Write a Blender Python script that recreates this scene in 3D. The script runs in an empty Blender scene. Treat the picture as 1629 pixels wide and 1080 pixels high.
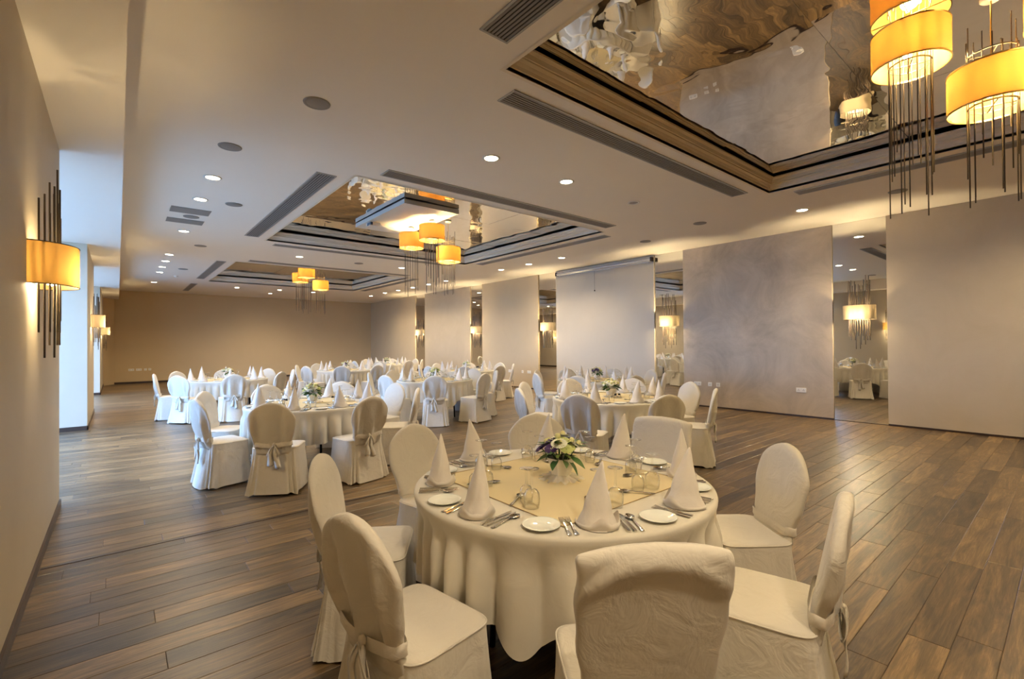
import bpy, bmesh, math, random
from math import sin, cos, pi, radians, sqrt, atan2
from mathutils import Vector, Matrix

rnd = random.Random(7)
scene = bpy.context.scene
col = scene.collection

# ------------------------------------------------------------------ camera
F_PX, YAW, PITCH, ROLL, CAM_H = 752.1, radians(39.84), radians(0.469), radians(-0.4177), 1.5
fw = Vector((sin(YAW) * cos(PITCH), cos(YAW) * cos(PITCH), sin(PITCH)))
rt = Vector((cos(YAW), -sin(YAW), 0.0))
up = rt.cross(fw)
rt2 = cos(ROLL) * rt + sin(ROLL) * up
up2 = cos(ROLL) * up - sin(ROLL) * rt
cam_data = bpy.data.cameras.new('camera')
cam_data.sensor_width = 36.0
cam_data.lens = F_PX / 1629.0 * 36.0
cam_data.clip_start = 0.05
cam_data.clip_end = 200
cam = bpy.data.objects.new('camera', cam_data)
col.objects.link(cam)
m = Matrix((rt2, up2, -fw)).transposed().to_4x4()
m.translation = Vector((0, 0, CAM_H))
cam.matrix_world = m
scene.camera = cam

def project(x, y, z):
    v = Vector((x, y, z - CAM_H))
    d = v.dot(fw)
    if d < 0.05:
        return None
    return 814.5 + F_PX * v.dot(rt2) / d, 540 - F_PX * v.dot(up2) / d, d

# ------------------------------------------------------------------ world, exposure
world = bpy.data.worlds.new('overcast_sky')
scene.world = world
world.use_nodes = True
bg = world.node_tree.nodes['Background']
bg.inputs['Color'].default_value = (0.31, 0.55, 1.0, 1)
bg.inputs['Strength'].default_value = 4.7

scene.view_settings.view_transform = 'Standard'
scene.view_settings.look = 'None'
scene.view_settings.gamma = 1.0
scene.view_settings.use_curve_mapping = False
scene.view_settings.exposure = 1.82
scene.cycles.max_bounces = 10
scene.cycles.diffuse_bounces = 5
scene.cycles.glossy_bounces = 5
scene.cycles.transparent_max_bounces = 24
scene.cycles.sample_clamp_indirect = 6.0
scene.cycles.caustics_reflective = False
scene.cycles.caustics_refractive = False

DOWN_W, PEND_W, SCONCE_W = 54.0, 40.0, 72.0

# ------------------------------------------------------------------ room measures
XL, XR, YN, YF = -0.42, 10.46, -8.0, 24.3
ZC, ZS, ZM = 3.71, 3.35, 3.92
XS = 0.045                     # edge of the low soffit along the left side
XW = -1.75                     # window plane in the left bays
BAYS = [(6.13, 11.44), (14.51, 19.4)]
TX0, TX1 = 2.40, 7.45
TRAYS = [(-2.10, 2.93), (6.05, 10.95), (14.20, 19.10)]
MIRRORS = [(-6.0, -5.2), (-1.95, -1.13), (2.16, 2.99), (6.07, 6.87), (10.35, 11.17), (14.22, 15.0), (18.5, 19.36)]

# ------------------------------------------------------------------ helpers
def link(o):
    col.objects.link(o)
    return o

def mesh_of(name, verts, faces, smooth=False, mat=None):
    me = bpy.data.meshes.new(name)
    me.from_pydata([tuple(v) for v in verts], [], faces)
    if smooth:
        me.polygons.foreach_set('use_smooth', [True] * len(me.polygons))
    if mat:
        me.materials.append(mat)
    me.update()
    return me

def obj(name, me, parent=None, loc=(0, 0, 0), rot=(0, 0, 0), scale=None):
    o = bpy.data.objects.new(name, me)
    o.location = loc
    o.rotation_euler = rot
    if scale:
        o.scale = scale
    if parent:
        o.parent = parent
    return link(o)

def tag(o, label=None, cat=None, group=None, kind=None):
    if label: o['label'] = label
    if cat: o['category'] = cat
    if group: o['group'] = group
    if kind: o['kind'] = kind
    return o

def thing(name, label, cat, loc=(0, 0, 0), rz=0.0, group=None):
    o = bpy.data.objects.new(name, None)
    o.empty_display_size = 0.1
    o.location = loc
    o.rotation_euler = (0, 0, rz)
    link(o)
    return tag(o, label, cat, group)

class MB:
    def __init__(s):
        s.v, s.f = [], []
    def add(s, v, f):
        n = len(s.v)
        s.v += [tuple(p) for p in v]
        s.f += [tuple(i + n for i in q) for q in f]
        return s
    def box(s, x0, x1, y0, y1, z0, z1):
        v = [(x0, y0, z0), (x1, y0, z0), (x1, y1, z0), (x0, y1, z0), (x0, y0, z1), (x1, y0, z1), (x1, y1, z1), (x0, y1, z1)]
        return s.add(v, [(0, 3, 2, 1), (4, 5, 6, 7), (0, 1, 5, 4), (1, 2, 6, 5), (2, 3, 7, 6), (3, 0, 4, 7)])
    def quad(s, a, b, c, d):
        return s.add([a, b, c, d], [(0, 1, 2, 3)])
    def loft(s, rings, closed=True, cap0=False, cap1=False):
        n = len(rings[0])
        v = [p for r in rings for p in r]
        f = []
        for i in range(len(rings) - 1):
            for j in range(n if closed else n - 1):
                k = (j + 1) % n
                f.append((i * n + j, i * n + k, (i + 1) * n + k, (i + 1) * n + j))
        if cap0: f.append(tuple(range(n - 1, -1, -1)))
        if cap1: f.append(tuple((len(rings) - 1) * n + j for j in range(n)))
        return s.add(v, f)
    def lathe(s, prof, n=24, cx=0, cy=0):
        rings = [[(cx + r * cos(2 * pi * j / n), cy + r * sin(2 * pi * j / n), z) for j in range(n)] for r, z in prof]
        return s.loft(rings)
    def tube(s, pts, r, n=8):
        rings = []
        for i, p in enumerate(pts):
            p = Vector(p)
            t = (Vector(pts[min(i + 1, len(pts) - 1)]) - Vector(pts[max(i - 1, 0)])).normalized()
            a = t.orthogonal().normalized()
            if abs(t.z) < 0.9:
                a = t.cross(Vector((0, 0, 1))).normalized()
            b = t.cross(a)
            rr = r[i] if isinstance(r, (list, tuple)) else r
            rings.append([p + rr * (cos(2 * pi * j / n) * a + sin(2 * pi * j / n) * b) for j in range(n)])
        return s.loft(rings, cap0=True, cap1=True)
    def mesh(s, name, mat, smooth=False):
        return mesh_of(name, s.v, s.f, smooth, mat)
    def build(s, name, mat, parent=None, smooth=False, **k):
        return obj(name, s.mesh(name, mat, smooth), parent, **k)

def fix_normals(me):
    bm = bmesh.new(); bm.from_mesh(me)
    bmesh.ops.recalc_face_normals(bm, faces=bm.faces)
    bm.to_mesh(me); bm.free()
    return me

def bevel_mesh(me, w, seg=2):
    bm = bmesh.new(); bm.from_mesh(me)
    bmesh.ops.bevel(bm, geom=bm.edges[:], offset=w, segments=seg, affect='EDGES', profile=0.5)
    bm.to_mesh(me); bm.free()
    return me

# ------------------------------------------------------------------ materials
class NT:
    def __init__(s, name):
        s.m = bpy.data.materials.new(name)
        s.m.use_nodes = True
        s.t = s.m.node_tree
        s.b = s.t.nodes['Principled BSDF']
        s.out = s.t.nodes['Material Output']
    def n(s, typ, **k):
        x = s.t.nodes.new(typ)
        for a, v in k.items():
            if a in x.inputs: x.inputs[a].default_value = v
            else: setattr(x, a, v)
        return x
    def l(s, a, b):
        s.t.links.new(a, b)
    def ramp(s, fac, stops):
        r = s.n('ShaderNodeValToRGB')
        e = r.color_ramp.elements
        while len(e) < len(stops): e.new(0.5)
        for i, (p, c) in enumerate(stops):
            e[i].position = p
            e[i].color = (*c, 1)
        s.l(fac, r.inputs['Fac'])
        return r
    def bump(s, h, strength, dist):
        b = s.n('ShaderNodeBump')
        b.inputs['Strength'].default_value = strength
        b.inputs['Distance'].default_value = dist
        s.l(h, b.inputs['Height'])
        s.l(b.outputs['Normal'], s.b.inputs['Normal'])
        return b

def plain(name, c, rough=0.5, metal=0.0, spec=0.5, emit=None, es=0.0):
    q = NT(name)
    q.b.inputs['Base Color'].default_value = (*c, 1)
    q.b.inputs['Roughness'].default_value = rough
    q.b.inputs['Metallic'].default_value = metal
    q.b.inputs['Specular IOR Level'].default_value = spec
    if emit:
        q.b.inputs['Emission Color'].default_value = (*emit, 1)
        q.b.inputs['Emission Strength'].default_value = es
    return q.m

def plaster(name, c0, c1, scale=1.2, rough=0.7, bump=0.15, detail=8, spec=0.3):
    q = NT(name)
    geo = q.n('ShaderNodeNewGeometry')
    n = q.n('ShaderNodeTexNoise', Scale=scale, Detail=detail, Roughness=0.65, Distortion=0.6)
    q.l(geo.outputs['Position'], n.inputs['Vector'])
    r = q.ramp(n.outputs['Fac'], [(0.3, c0), (0.7, c1)])
    q.l(r.outputs['Color'], q.b.inputs['Base Color'])
    n2 = q.n('ShaderNodeTexNoise', Scale=45, Detail=3)
    q.l(geo.outputs['Position'], n2.inputs['Vector'])
    q.bump(n2.outputs['Fac'], bump, 0.004)
    q.b.inputs['Roughness'].default_value = rough
    q.b.inputs['Specular IOR Level'].default_value = spec
    return q.m

def cloth(name, c, bump=0.25, transl=0.0, wr=9.0):
    q = NT(name)
    geo = q.n('ShaderNodeTexCoord')
    n = q.n('ShaderNodeTexNoise', Scale=wr, Detail=4, Roughness=0.55, Distortion=0.8)
    q.l(geo.outputs['Object'], n.inputs['Vector'])
    r = q.ramp(n.outputs['Fac'], [(0.2, tuple(x * 0.95 for x in c)), (0.8, c)])
    q.l(r.outputs['Color'], q.b.inputs['Base Color'])
    q.bump(n.outputs['Fac'], bump, 0.02)
    q.b.inputs['Roughness'].default_value = 0.75
    q.b.inputs['Specular IOR Level'].default_value = 0.25
    q.b.inputs['Sheen Weight'].default_value = 0.25
    return q.m

def wood_floor():
    q = NT('dark_wood_floor')
    geo = q.n('ShaderNodeNewGeometry')
    info = q.n('ShaderNodeObjectInfo')
    add = q.n('ShaderNodeMath', operation='ADD')
    q.l(info.outputs['Random'], add.inputs[0])
    q.l(geo.outputs['Random Per Island'], add.inputs[1])
    fr = q.n('ShaderNodeMath', operation='FRACT')
    q.l(add.outputs[0], fr.inputs[0])
    off = q.n('ShaderNodeVectorMath', operation='MULTIPLY')
    comb = q.n('ShaderNodeCombineXYZ')
    for i in range(3): q.l(fr.outputs[0], comb.inputs[i])
    q.l(comb.outputs[0], off.inputs[0]); off.inputs[1].default_value = (17.0, 31.0, 5.0)
    pos = q.n('ShaderNodeVectorMath', operation='ADD')
    q.l(geo.outputs['Position'], pos.inputs[0]); q.l(off.outputs[0], pos.inputs[1])
    sc = q.n('ShaderNodeVectorMath', operation='MULTIPLY')
    q.l(pos.outputs[0], sc.inputs[0]); sc.inputs[1].default_value = (1.3, 9.0, 1.0)
    n1 = q.n('ShaderNodeTexNoise', Scale=1.0, Detail=8, Roughness=0.66, Distortion=1.7)
    q.l(sc.outputs[0], n1.inputs['Vector'])
    sc2 = q.n('ShaderNodeVectorMath', operation='MULTIPLY')
    q.l(pos.outputs[0], sc2.inputs[0]); sc2.inputs[1].default_value = (5.0, 110.0, 1.0)
    n2 = q.n('ShaderNodeTexNoise', Scale=1.0, Detail=4, Roughness=0.6, Distortion=0.4)
    q.l(sc2.outputs[0], n2.inputs['Vector'])
    # large scale figure + plank tone + fine grain
    a = q.n('ShaderNodeMath', operation='MULTIPLY'); q.l(fr.outputs[0], a.inputs[0]); a.inputs[1].default_value = 0.20
    b = q.n('ShaderNodeMath', operation='MULTIPLY_ADD'); q.l(n1.outputs['Fac'], b.inputs[0]); b.inputs[1].default_value = 0.80; q.l(a.outputs[0], b.inputs[2])
    c = q.n('ShaderNodeMath', operation='MULTIPLY_ADD'); q.l(n2.outputs['Fac'], c.inputs[0]); c.inputs[1].default_value = 0.36; q.l(b.outputs[0], c.inputs[2])
    r = q.ramp(c.outputs[0], [(0.46, (0.026, 0.019, 0.013)), (0.62, (0.075, 0.049, 0.026)), (0.76, (0.150, 0.096, 0.046)), (0.93, (0.31, 0.20, 0.09))])
    q.l(r.outputs['Color'], q.b.inputs['Base Color'])
    q.bump(n2.outputs['Fac'], 0.35, 0.003)
    q.b.inputs['Roughness'].default_value = 0.34
    q.b.inputs['Specular IOR Level'].default_value = 0.55
    return q.m

def mirror_mat(name, tint, wave, scale):
    q = NT(name)
    geo = q.n('ShaderNodeNewGeometry')
    n = q.n('ShaderNodeTexNoise', Scale=scale, Detail=1.5, Roughness=0.5, Distortion=0.5)
    q.l(geo.outputs['Position'], n.inputs['Vector'])
    q.b.inputs['Base Color'].default_value = (*tint, 1)
    q.b.inputs['Metallic'].default_value = 1.0
    q.b.inputs['Roughness'].default_value = 0.015
    if wave > 0:
        q.bump(n.outputs['Fac'], 1.0, wave)
    return q.m

def thin_glass(name, tint=(0.97, 0.98, 0.97), base=0.06, k=0.75):
    q = NT(name)
    q.t.nodes.remove(q.b)
    tr = q.n('ShaderNodeBsdfTransparent'); tr.inputs['Color'].default_value = (*tint, 1)
    gl = q.n('ShaderNodeBsdfGlossy'); gl.inputs['Roughness'].default_value = 0.03
    lw = q.n('ShaderNodeLayerWeight'); lw.inputs['Blend'].default_value = 0.5
    fr = q.n('ShaderNodeMath', operation='POWER'); q.l(lw.outputs['Facing'], fr.inputs[0]); fr.inputs[1].default_value = 2.8
    ad = q.n('ShaderNodeMath', operation='MULTIPLY_ADD'); q.l(fr.outputs[0], ad.inputs[0]); ad.inputs[1].default_value = k; ad.inputs[2].default_value = base
    mx = q.n('ShaderNodeMixShader')
    q.l(ad.outputs[0], mx.inputs[0]); q.l(tr.outputs[0], mx.inputs[1]); q.l(gl.outputs[0], mx.inputs[2])
    q.l(mx.outputs[0], q.out.inputs['Surface'])
    return q.m

def shade_mat(name, c, tl):
    q = NT(name)
    q.t.nodes.remove(q.b)
    co = q.n('ShaderNodeTexCoord')
    w = q.n('ShaderNodeTexNoise', Scale=14, Detail=2)
    mp = q.n('ShaderNodeMapping'); mp.inputs['Scale'].default_value = (1, 1, 0.05)
    q.l(co.outputs['Object'], mp.inputs['Vector']); q.l(mp.outputs[0], w.inputs['Vector'])
    r = q.ramp(w.outputs['Fac'], [(0.35, tuple(x * 0.82 for x in tl)), (0.65, tl)])
    d = q.n('ShaderNodeBsdfDiffuse'); d.inputs['Color'].default_value = (*c, 1)
    t = q.n('ShaderNodeBsdfTranslucent'); q.l(r.outputs['Color'], t.inputs['Color'])
    mx = q.n('ShaderNodeMixShader'); mx.inputs[0].default_value = 0.6
    q.l(d.outputs[0], mx.inputs[1]); q.l(t.outputs[0], mx.inputs[2]); q.l(mx.outputs[0], q.out.inputs['Surface'])
    return q.m

def organza(name, c, op):
    q = NT(name)
    q.t.nodes.remove(q.b)
    d = q.n('ShaderNodeBsdfDiffuse'); d.inputs['Color'].default_value = (*c, 1)
    t = q.n('ShaderNodeBsdfTransparent')
    mx = q.n('ShaderNodeMixShader'); mx.inputs[0].default_value = op
    q.l(t.outputs[0], mx.inputs[1]); q.l(d.outputs[0], mx.inputs[2]); q.l(mx.outputs[0], q.out.inputs['Surface'])
    return q.m

M = {}
M['ceiling'] = plaster('ceiling_paint', (0.88, 0.825, 0.74), (0.90, 0.845, 0.76), 0.7, 0.6, 0.03)
M['trim'] = plaster('tray_paint', (0.80, 0.72, 0.58), (0.84, 0.76, 0.62), 1.0, 0.55, 0.03)
M['wall_l'] = plaster('left_wall_paint', (0.53, 0.46, 0.35), (0.57, 0.50, 0.39), 0.8, 0.6, 0.08)
M['wall_f'] = plaster('far_wall_paint', (0.60, 0.455, 0.26), (0.63, 0.48, 0.28), 0.6, 0.7, 0.08)
M['cream'] = plaster('cream_panel', (0.475, 0.40, 0.285), (0.53, 0.45, 0.33), 1.4, 0.5, 0.12)
M['taupe'] = plaster('mottled_taupe_panel', (0.38, 0.315, 0.235), (0.64, 0.54, 0.41), 1.1, 0.5, 0.15)
M['pale'] = plaster('pale_panel', (0.55, 0.495, 0.40), (0.58, 0.525, 0.425), 1.2, 0.55, 0.08)
M['tan'] = plaster('tan_panel', (0.55, 0.44, 0.285), (0.59, 0.48, 0.31), 0.9, 0.55, 0.1)
M['base'] = plain('dark_baseboard', (0.045, 0.025, 0.017), 0.35)
M['floor'] = wood_floor()
M['gap'] = plain('floor_joint', (0.02, 0.013, 0.01), 0.6)
M['mirror'] = mirror_mat('wall_mirror_glass', (0.80, 0.80, 0.78), 0.0, 1.0)
M['cmirror'] = mirror_mat('ceiling_mirror_glass', (0.78, 0.74, 0.67), 0.006, 2.0)
M['edge'] = plain('mirror_edge', (0.05, 0.045, 0.04), 0.4)
M['cover'] = cloth('chair_cover_fabric', (0.66, 0.615, 0.53), 0.5)
M['sash'] = cloth('sash_fabric', (0.68, 0.63, 0.54), 0.3, wr=14)
M['linen'] = cloth('table_linen', (0.65, 0.61, 0.52), 0.15)
M['napkin'] = cloth('napkin_linen', (0.74, 0.69, 0.625), 0.15, wr=14)
M['overlay'] = organza('cream_organza', (0.78, 0.665, 0.42), 0.8)
M['tulle'] = organza('white_tulle', (0.75, 0.72, 0.66), 0.4)
M['china'] = plain('white_china', (0.80, 0.82, 0.76), 0.08)
M['steel'] = plain('polished_steel', (0.75, 0.73, 0.68), 0.12, 1.0)
M['glass'] = thin_glass('drinking_glass', (1.0, 1.0, 0.99), base=0.055, k=1.1)
M['pane'] = thin_glass('window_glass', (0.96, 0.98, 1.0), 0.02, 0.6)
M['wood_ply'] = plain('table_plywood', (0.30, 0.20, 0.11), 0.6)
M['dark_metal'] = plain('dark_metal', (0.035, 0.03, 0.025), 0.4, 0.8)
M['rod'] = plain('bronze_rod', (0.055, 0.04, 0.028), 0.4, 0.3)
M['wire'] = plain('brass_wire', (0.45, 0.33, 0.12), 0.3, 0.9)
M['shade_y'] = shade_mat('pendant_shade_fabric', (0.62, 0.42, 0.15), (0.105, 0.044, 0.008))
M['shade_o'] = shade_mat('sconce_shade_fabric', (0.62, 0.45, 0.22), (0.22, 0.125, 0.033))
M['shade_l'] = shade_mat('beige_linen_shade', (0.66, 0.58, 0.44), (0.26, 0.20, 0.125))
M['shade_b'] = shade_mat('beige_shade_fabric', (0.66, 0.58, 0.44), (0.046, 0.036, 0.022))
M['bulb'] = plain('lit_bulb', (1, 0.9, 0.7), 0.4, emit=(1.0, 0.80, 0.45), es=25.0)
M['lamp'] = plain('lit_downlight', (1, 1, 1), 0.4, emit=(1.0, 0.86, 0.60), es=14.0)
M['white_metal'] = plain('white_metal', (0.72, 0.70, 0.66), 0.4)
M['grey_metal'] = plain('grey_metal', (0.42, 0.42, 0.42), 0.4, 0.4)
M['grille'] = plain('grey_grille', (0.26, 0.245, 0.23), 0.55)
M['void'] = plain('duct_black', (0.03, 0.028, 0.025), 0.9)
M['plastic'] = plain('white_plastic', (0.80, 0.78, 0.72), 0.35)
M['hole'] = plain('socket_hole', (0.06, 0.06, 0.06), 0.5)
M['leaf'] = plain('green_leaf', (0.045, 0.12, 0.022), 0.5)
M['leaf2'] = plain('pale_green_leaf', (0.20, 0.28, 0.06), 0.5)
M['petal_w'] = plain('white_petal', (0.83, 0.83, 0.70), 0.6)
M['petal_p'] = plain('purple_petal', (0.065, 0.025, 0.13), 0.6)
M['petal_g'] = plain('lime_petal', (0.55, 0.60, 0.22), 0.6)
M['stamen'] = plain('yellow_stamen', (0.66, 0.63, 0.30), 0.7)
M['pot'] = plain('white_ceramic', (0.80, 0.77, 0.70), 0.3)
M['frame'] = plain('window_frame', (0.55, 0.53, 0.50), 0.4)
M['lens'] = plain('projector_lens', (0.02, 0.06, 0.12), 0.05)
M['slate'] = plain('light_block_concrete', (0.35, 0.33, 0.30), 0.9)
M['ground'] = plain('paved_ground', (0.35, 0.35, 0.33), 0.9)

# ================================================================== STRUCTURE
def struct(o):
    o['kind'] = 'structure'
    return o

# --- floor: sub floor + planks
fb = MB().box(XW - 0.2, XR + 0.3, YN - 0.2, YF + 0.3, -0.12, -0.004)
floor = struct(fb.build('floor', M['gap']))
PW, PL = 0.165, 1.25
def plank_geo(x0, x1, y0, y1):
    g, c = 0.0008, 0.0022
    a = [(x0 + g, y0 + g), (x1 - g, y0 + g), (x1 - g, y1 - g), (x0 + g, y1 - g)]
    b = [(x0 + g + c, y0 + g + c), (x1 - g - c, y0 + g + c), (x1 - g - c, y1 - g - c), (x0 + g + c, y1 - g - c)]
    v = [(x, y, -0.012) for x, y in a] + [(x, y, -0.0016) for x, y in a] + [(x, y, 0.0) for x, y in b]
    f = [(8, 9, 10, 11)]
    for i in range(4):
        k = (i + 1) % 4
        f += [(i, k, 4 + k, 4 + i), (4 + i, 4 + k, 8 + k, 8 + i)]
    return v, f
planks = []
ny = int((YF - YN) / PW) + 1
for j in range(ny):
    y0 = YN + j * PW
    y1 = min(y0 + PW, YF)
    x = XW - rnd.random() * PL
    while x < XR:
        a, b = max(x, XW), min(x + PL, XR)
        if b - a > 0.03:
            planks.append((a, b, y0, y1))
        x += PL
def plank_area(p):
    cx, cy = (p[0] + p[1]) / 2, (p[2] + p[3]) / 2
    q = project(cx, cy, 0)
    if not q or q[2] < 0.3 or not (-120 < q[0] < 1750 and 540 < q[1] < 1200):
        return 0
    if sqrt((cx - 1.84) ** 2 + (cy - 1.8) ** 2) < 0.8:
        return 0
    if cx < XL - 0.3:
        return 0
    return (p[1] - p[0]) * (p[3] - p[2]) / q[2] ** 3
planks.sort(key=plank_area, reverse=True)
full_me = None
shared = {}
for p in planks[:300]:
    L, W = round(p[1] - p[0], 3), round(p[3] - p[2], 3)
    if (L, W) not in shared:
        v, f = plank_geo(-L / 2, L / 2, -W / 2, W / 2)
        shared[(L, W)] = mesh_of('plank', v, f, mat=M['floor'])
    obj('plank', shared[(L, W)], floor, loc=((p[0] + p[1]) / 2, (p[2] + p[3]) / 2, 0))
rest = MB()
for p in planks[300:]:
    rest.add(*plank_geo(*p))
o = rest.build('distant_planks', M['floor'], floor)
o['kind'] = 'stuff'
struct(MB().box(XL + 0.02, XR - 0.08, 4.487, 4.513, -0.002, 0.003).build('trim_1', M['base']))

# --- ceiling with three tray openings
cb = MB()
ys = [YN]
for a, b in TRAYS: ys += [a, b]
ys.append(YF + 0.1)
for i in range(len(ys) - 1):
    y0, y1 = ys[i], ys[i + 1]
    if i % 2 == 0:
        cb.box(XS, XR + 0.1, y0, y1, ZC, ZC + 0.05)
    else:
        cb.box(XS, TX0, y0, y1, ZC, ZC + 0.05)
        cb.box(TX1, XR + 0.1, y0, y1, ZC, ZC + 0.05)
ceiling = struct(cb.build('ceiling', M['ceiling']))
# low soffit along the left side
struct(MB().box(XW - 0.1, XS, YN, YF + 0.1, ZS, ZC + 0.05).build('soffit', M['ceiling']))
# unseen slab over the void, added to keep world light out
struct(MB().box(XW - 0.4, XR + 0.4, YN - 0.3, YF + 0.4, 4.4, 4.6).build('light_block_roof', M['slate']))

# --- tray mouldings (mitred profile loops)
prof = [(0, ZC - 0.006), (0, ZC + 0.03), (-0.012, ZC + 0.033), (-0.018, ZC + 0.06), (-0.034, ZC + 0.088), (-0.058, ZC + 0.104), (-0.058, ZC + 0.118), (-0.066, ZC + 0.12), (-0.078, ZC + 0.155), (-0.10, ZC + 0.178), (-0.10, ZC + 0.195), (0.10, ZC + 0.1951)]
for k, (y0, y1) in enumerate(TRAYS):
    mb = MB()
    rings = [[(TX0 - s, y0 - s, z), (TX1 + s, y0 - s, z), (TX1 + s, y1 + s, z), (TX0 - s, y1 + s, z)] for s, z in prof]
    mb.loft(rings)
    mb.loft([[(TX0 - 0.035, y0 - 0.035, ZC - 0.006), (TX1 + 0.035, y0 - 0.035, ZC - 0.006), (TX1 + 0.035, y1 + 0.035, ZC - 0.006), (TX0 - 0.035, y1 + 0.035, ZC - 0.006)], rings[0]])
    struct(mb.build('trim_%d' % (k + 2), M['trim']))

# --- walls
def wallbox(name, mat, *b):
    return struct(MB().box(*b).build(name, mat))
wallbox('wall_far', M['wall_f'], XW - 0.3, XR + 0.3, YF, YF + 0.2, -0.1, 4.4)
wallbox('wall_near', M['wall_f'], XW - 0.3, XR + 0.3, YN - 0.2, YN, -0.1, 4.4)
wallbox('wall_right', M['tan'], XR + 0.012, XR + 0.25, YN, YF, -0.1, 4.4)
wallbox('wall_left', M['wall_l'], XW - 0.1, XL, YN, BAYS[0][0], 0, ZS)
wallbox('wall_left_pier', M['wall_l'], XW - 0.1, XL, BAYS[0][1], BAYS[1][0], 0, ZS)
wallbox('wall_left_end', M['wall_l'], XW - 0.1, XL, BAYS[1][1], YF, 0, ZS)
# upper outside wall that closes the left side above the windows
wallbox('wall_left_upper', M['wall_l'], XW - 0.3, XW - 0.1, YN - 0.2, YF + 0.2, ZS, 4.4)
# splayed strip in the far left corner
mb = MB()
mb.add([(XL, 23.75, 0), (-0.10, YF, 0), (XL, YF, 0), (XL, 23.75, ZS), (-0.10, YF, ZS), (XL, YF, ZS)], [(0, 1, 4, 3), (0, 2, 1), (3, 4, 5)])
struct(mb.build('wall_corner_splay', M['wall_f']))

def baseboard(name, *b):
    return struct(MB().box(*b).build(name, M['base']))
bh, bt = 0.075, 0.014
baseboard('baseboard_left', XL, XL + bt, YN, BAYS[0][0], 0, bh)
baseboard('baseboard_left_pier', XL, XL + bt, BAYS[0][1] - bt, BAYS[1][0], 0, bh)
baseboard('baseboard_left_pier_front', XW, XL + bt, BAYS[0][1] - bt, BAYS[0][1], 0, bh)
baseboard('baseboard_left_end', XL, XL + bt, BAYS[1][1] - bt, 23.75, 0, bh)
baseboard('baseboard_left_end_front', XW, XL + bt, BAYS[1][1] - bt, BAYS[1][1], 0, bh)
baseboard('baseboard_far', -0.10, XR - 0.06, YF - bt, YF, 0, bh)

# --- windows in the two left bays
for k, (y0, y1) in enumerate(BAYS):
    w = link(bpy.data.objects.new('window_%d' % (k + 1), None))
    struct(w)
    n = 4
    fr = MB()
    st = 0.06
    fr.box(XW - 0.06, XW, y0, y1, 0.0, 0.08); fr.box(XW - 0.06, XW, y0, y1, ZS - 0.07, ZS)
    fr.build('window_frame', M['frame'], w)
    for i in range(n + 1):
        yy = y0 + (y1 - y0) * i / n
        a, b = max(y0, yy - st / 2), min(y1, yy + st / 2)
        MB().box(XW - 0.06, XW, a, b, 0.08, ZS - 0.07).build('mullion', M['frame'], w)
        if i < n:
            y2 = y0 + (y1 - y0) * (i + 1) / n
            MB().quad((XW - 0.03, yy + st / 2, 0.08), (XW - 0.03, y2 - st / 2, 0.08), (XW - 0.03, y2 - st / 2, ZS - 0.07), (XW - 0.03, yy + st / 2, ZS - 0.07)).build('pane', M['pane'], w)
    la = bpy.data.lights.new('sky_portal', 'AREA')
    la.shape = 'RECTANGLE'; la.size = y1 - y0; la.size_y = ZS
    la.cycles.is_portal = True
    lo = link(bpy.data.objects.new('sky_portal', la))
    lo.location = (XW - 0.12, (y0 + y1) / 2, ZS / 2)
    lo.rotation_euler = Vector((1, 0, 0)).to_track_quat('-Z', 'Z').to_euler()
struct(MB().box(-60, XW - 0.2, -30, 60, -0.5, -0.25).build('ground', M['ground']))

# --- right wall: projecting panels between mirror strips
edges = [YN] + [v for p in MIRRORS for v in p] + [YF]
pm = ['tan', 'taupe', 'cream', 'taupe', 'pale', 'tan', 'cream', 'tan']
panel_labels = []
for k in range(8):
    y0, y1 = edges[2 * k], edges[2 * k + 1]
    p = struct(MB().box(XR - 0.035, XR + 0.012, y0, y1, 0.035, ZC - 0.004).build('wall_right_panel', M[pm[k]]))
    baseboard('baseboard_right', XR - 0.028, XR + 0.012, y0 + 0.003, y1 - 0.003, 0.0, 0.035)
mir_desc = ['added last strip behind the camera', 'added strip just behind the camera', 'first mirror strip nearest the camera', 'second mirror strip right of the screen', 'third mirror strip left of the screen', 'fourth mirror strip from the camera', 'farthest mirror strip near the back corner']
for k, (y0, y1) in enumerate(MIRRORS):
    t = thing('wall_mirror', 'full-height wall mirror, the ' + mir_desc[k], 'mirror', (XR, (y0 + y1) / 2, 0), 0, 'mirror strips in the right wall')
    w = (y1 - y0) / 2 - 0.002
    MB().box(-0.004, 0.010, -w, w, 0.012, ZC - 0.006).build('mirror_glass', M['mirror'], t)
    e = MB()
    e.box(-0.006, 0.010, -w, w, 0.0, 0.012)
    e.build('bottom_channel', M['edge'], t)
    for s in (-1, 1):
        MB().box(-0.0075, 0.0, s * w - 0.004, s * w + 0.004 if s < 0 else s * w, 0.012, ZC - 0.006).build('edge_strip', M['edge'], t)

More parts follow.
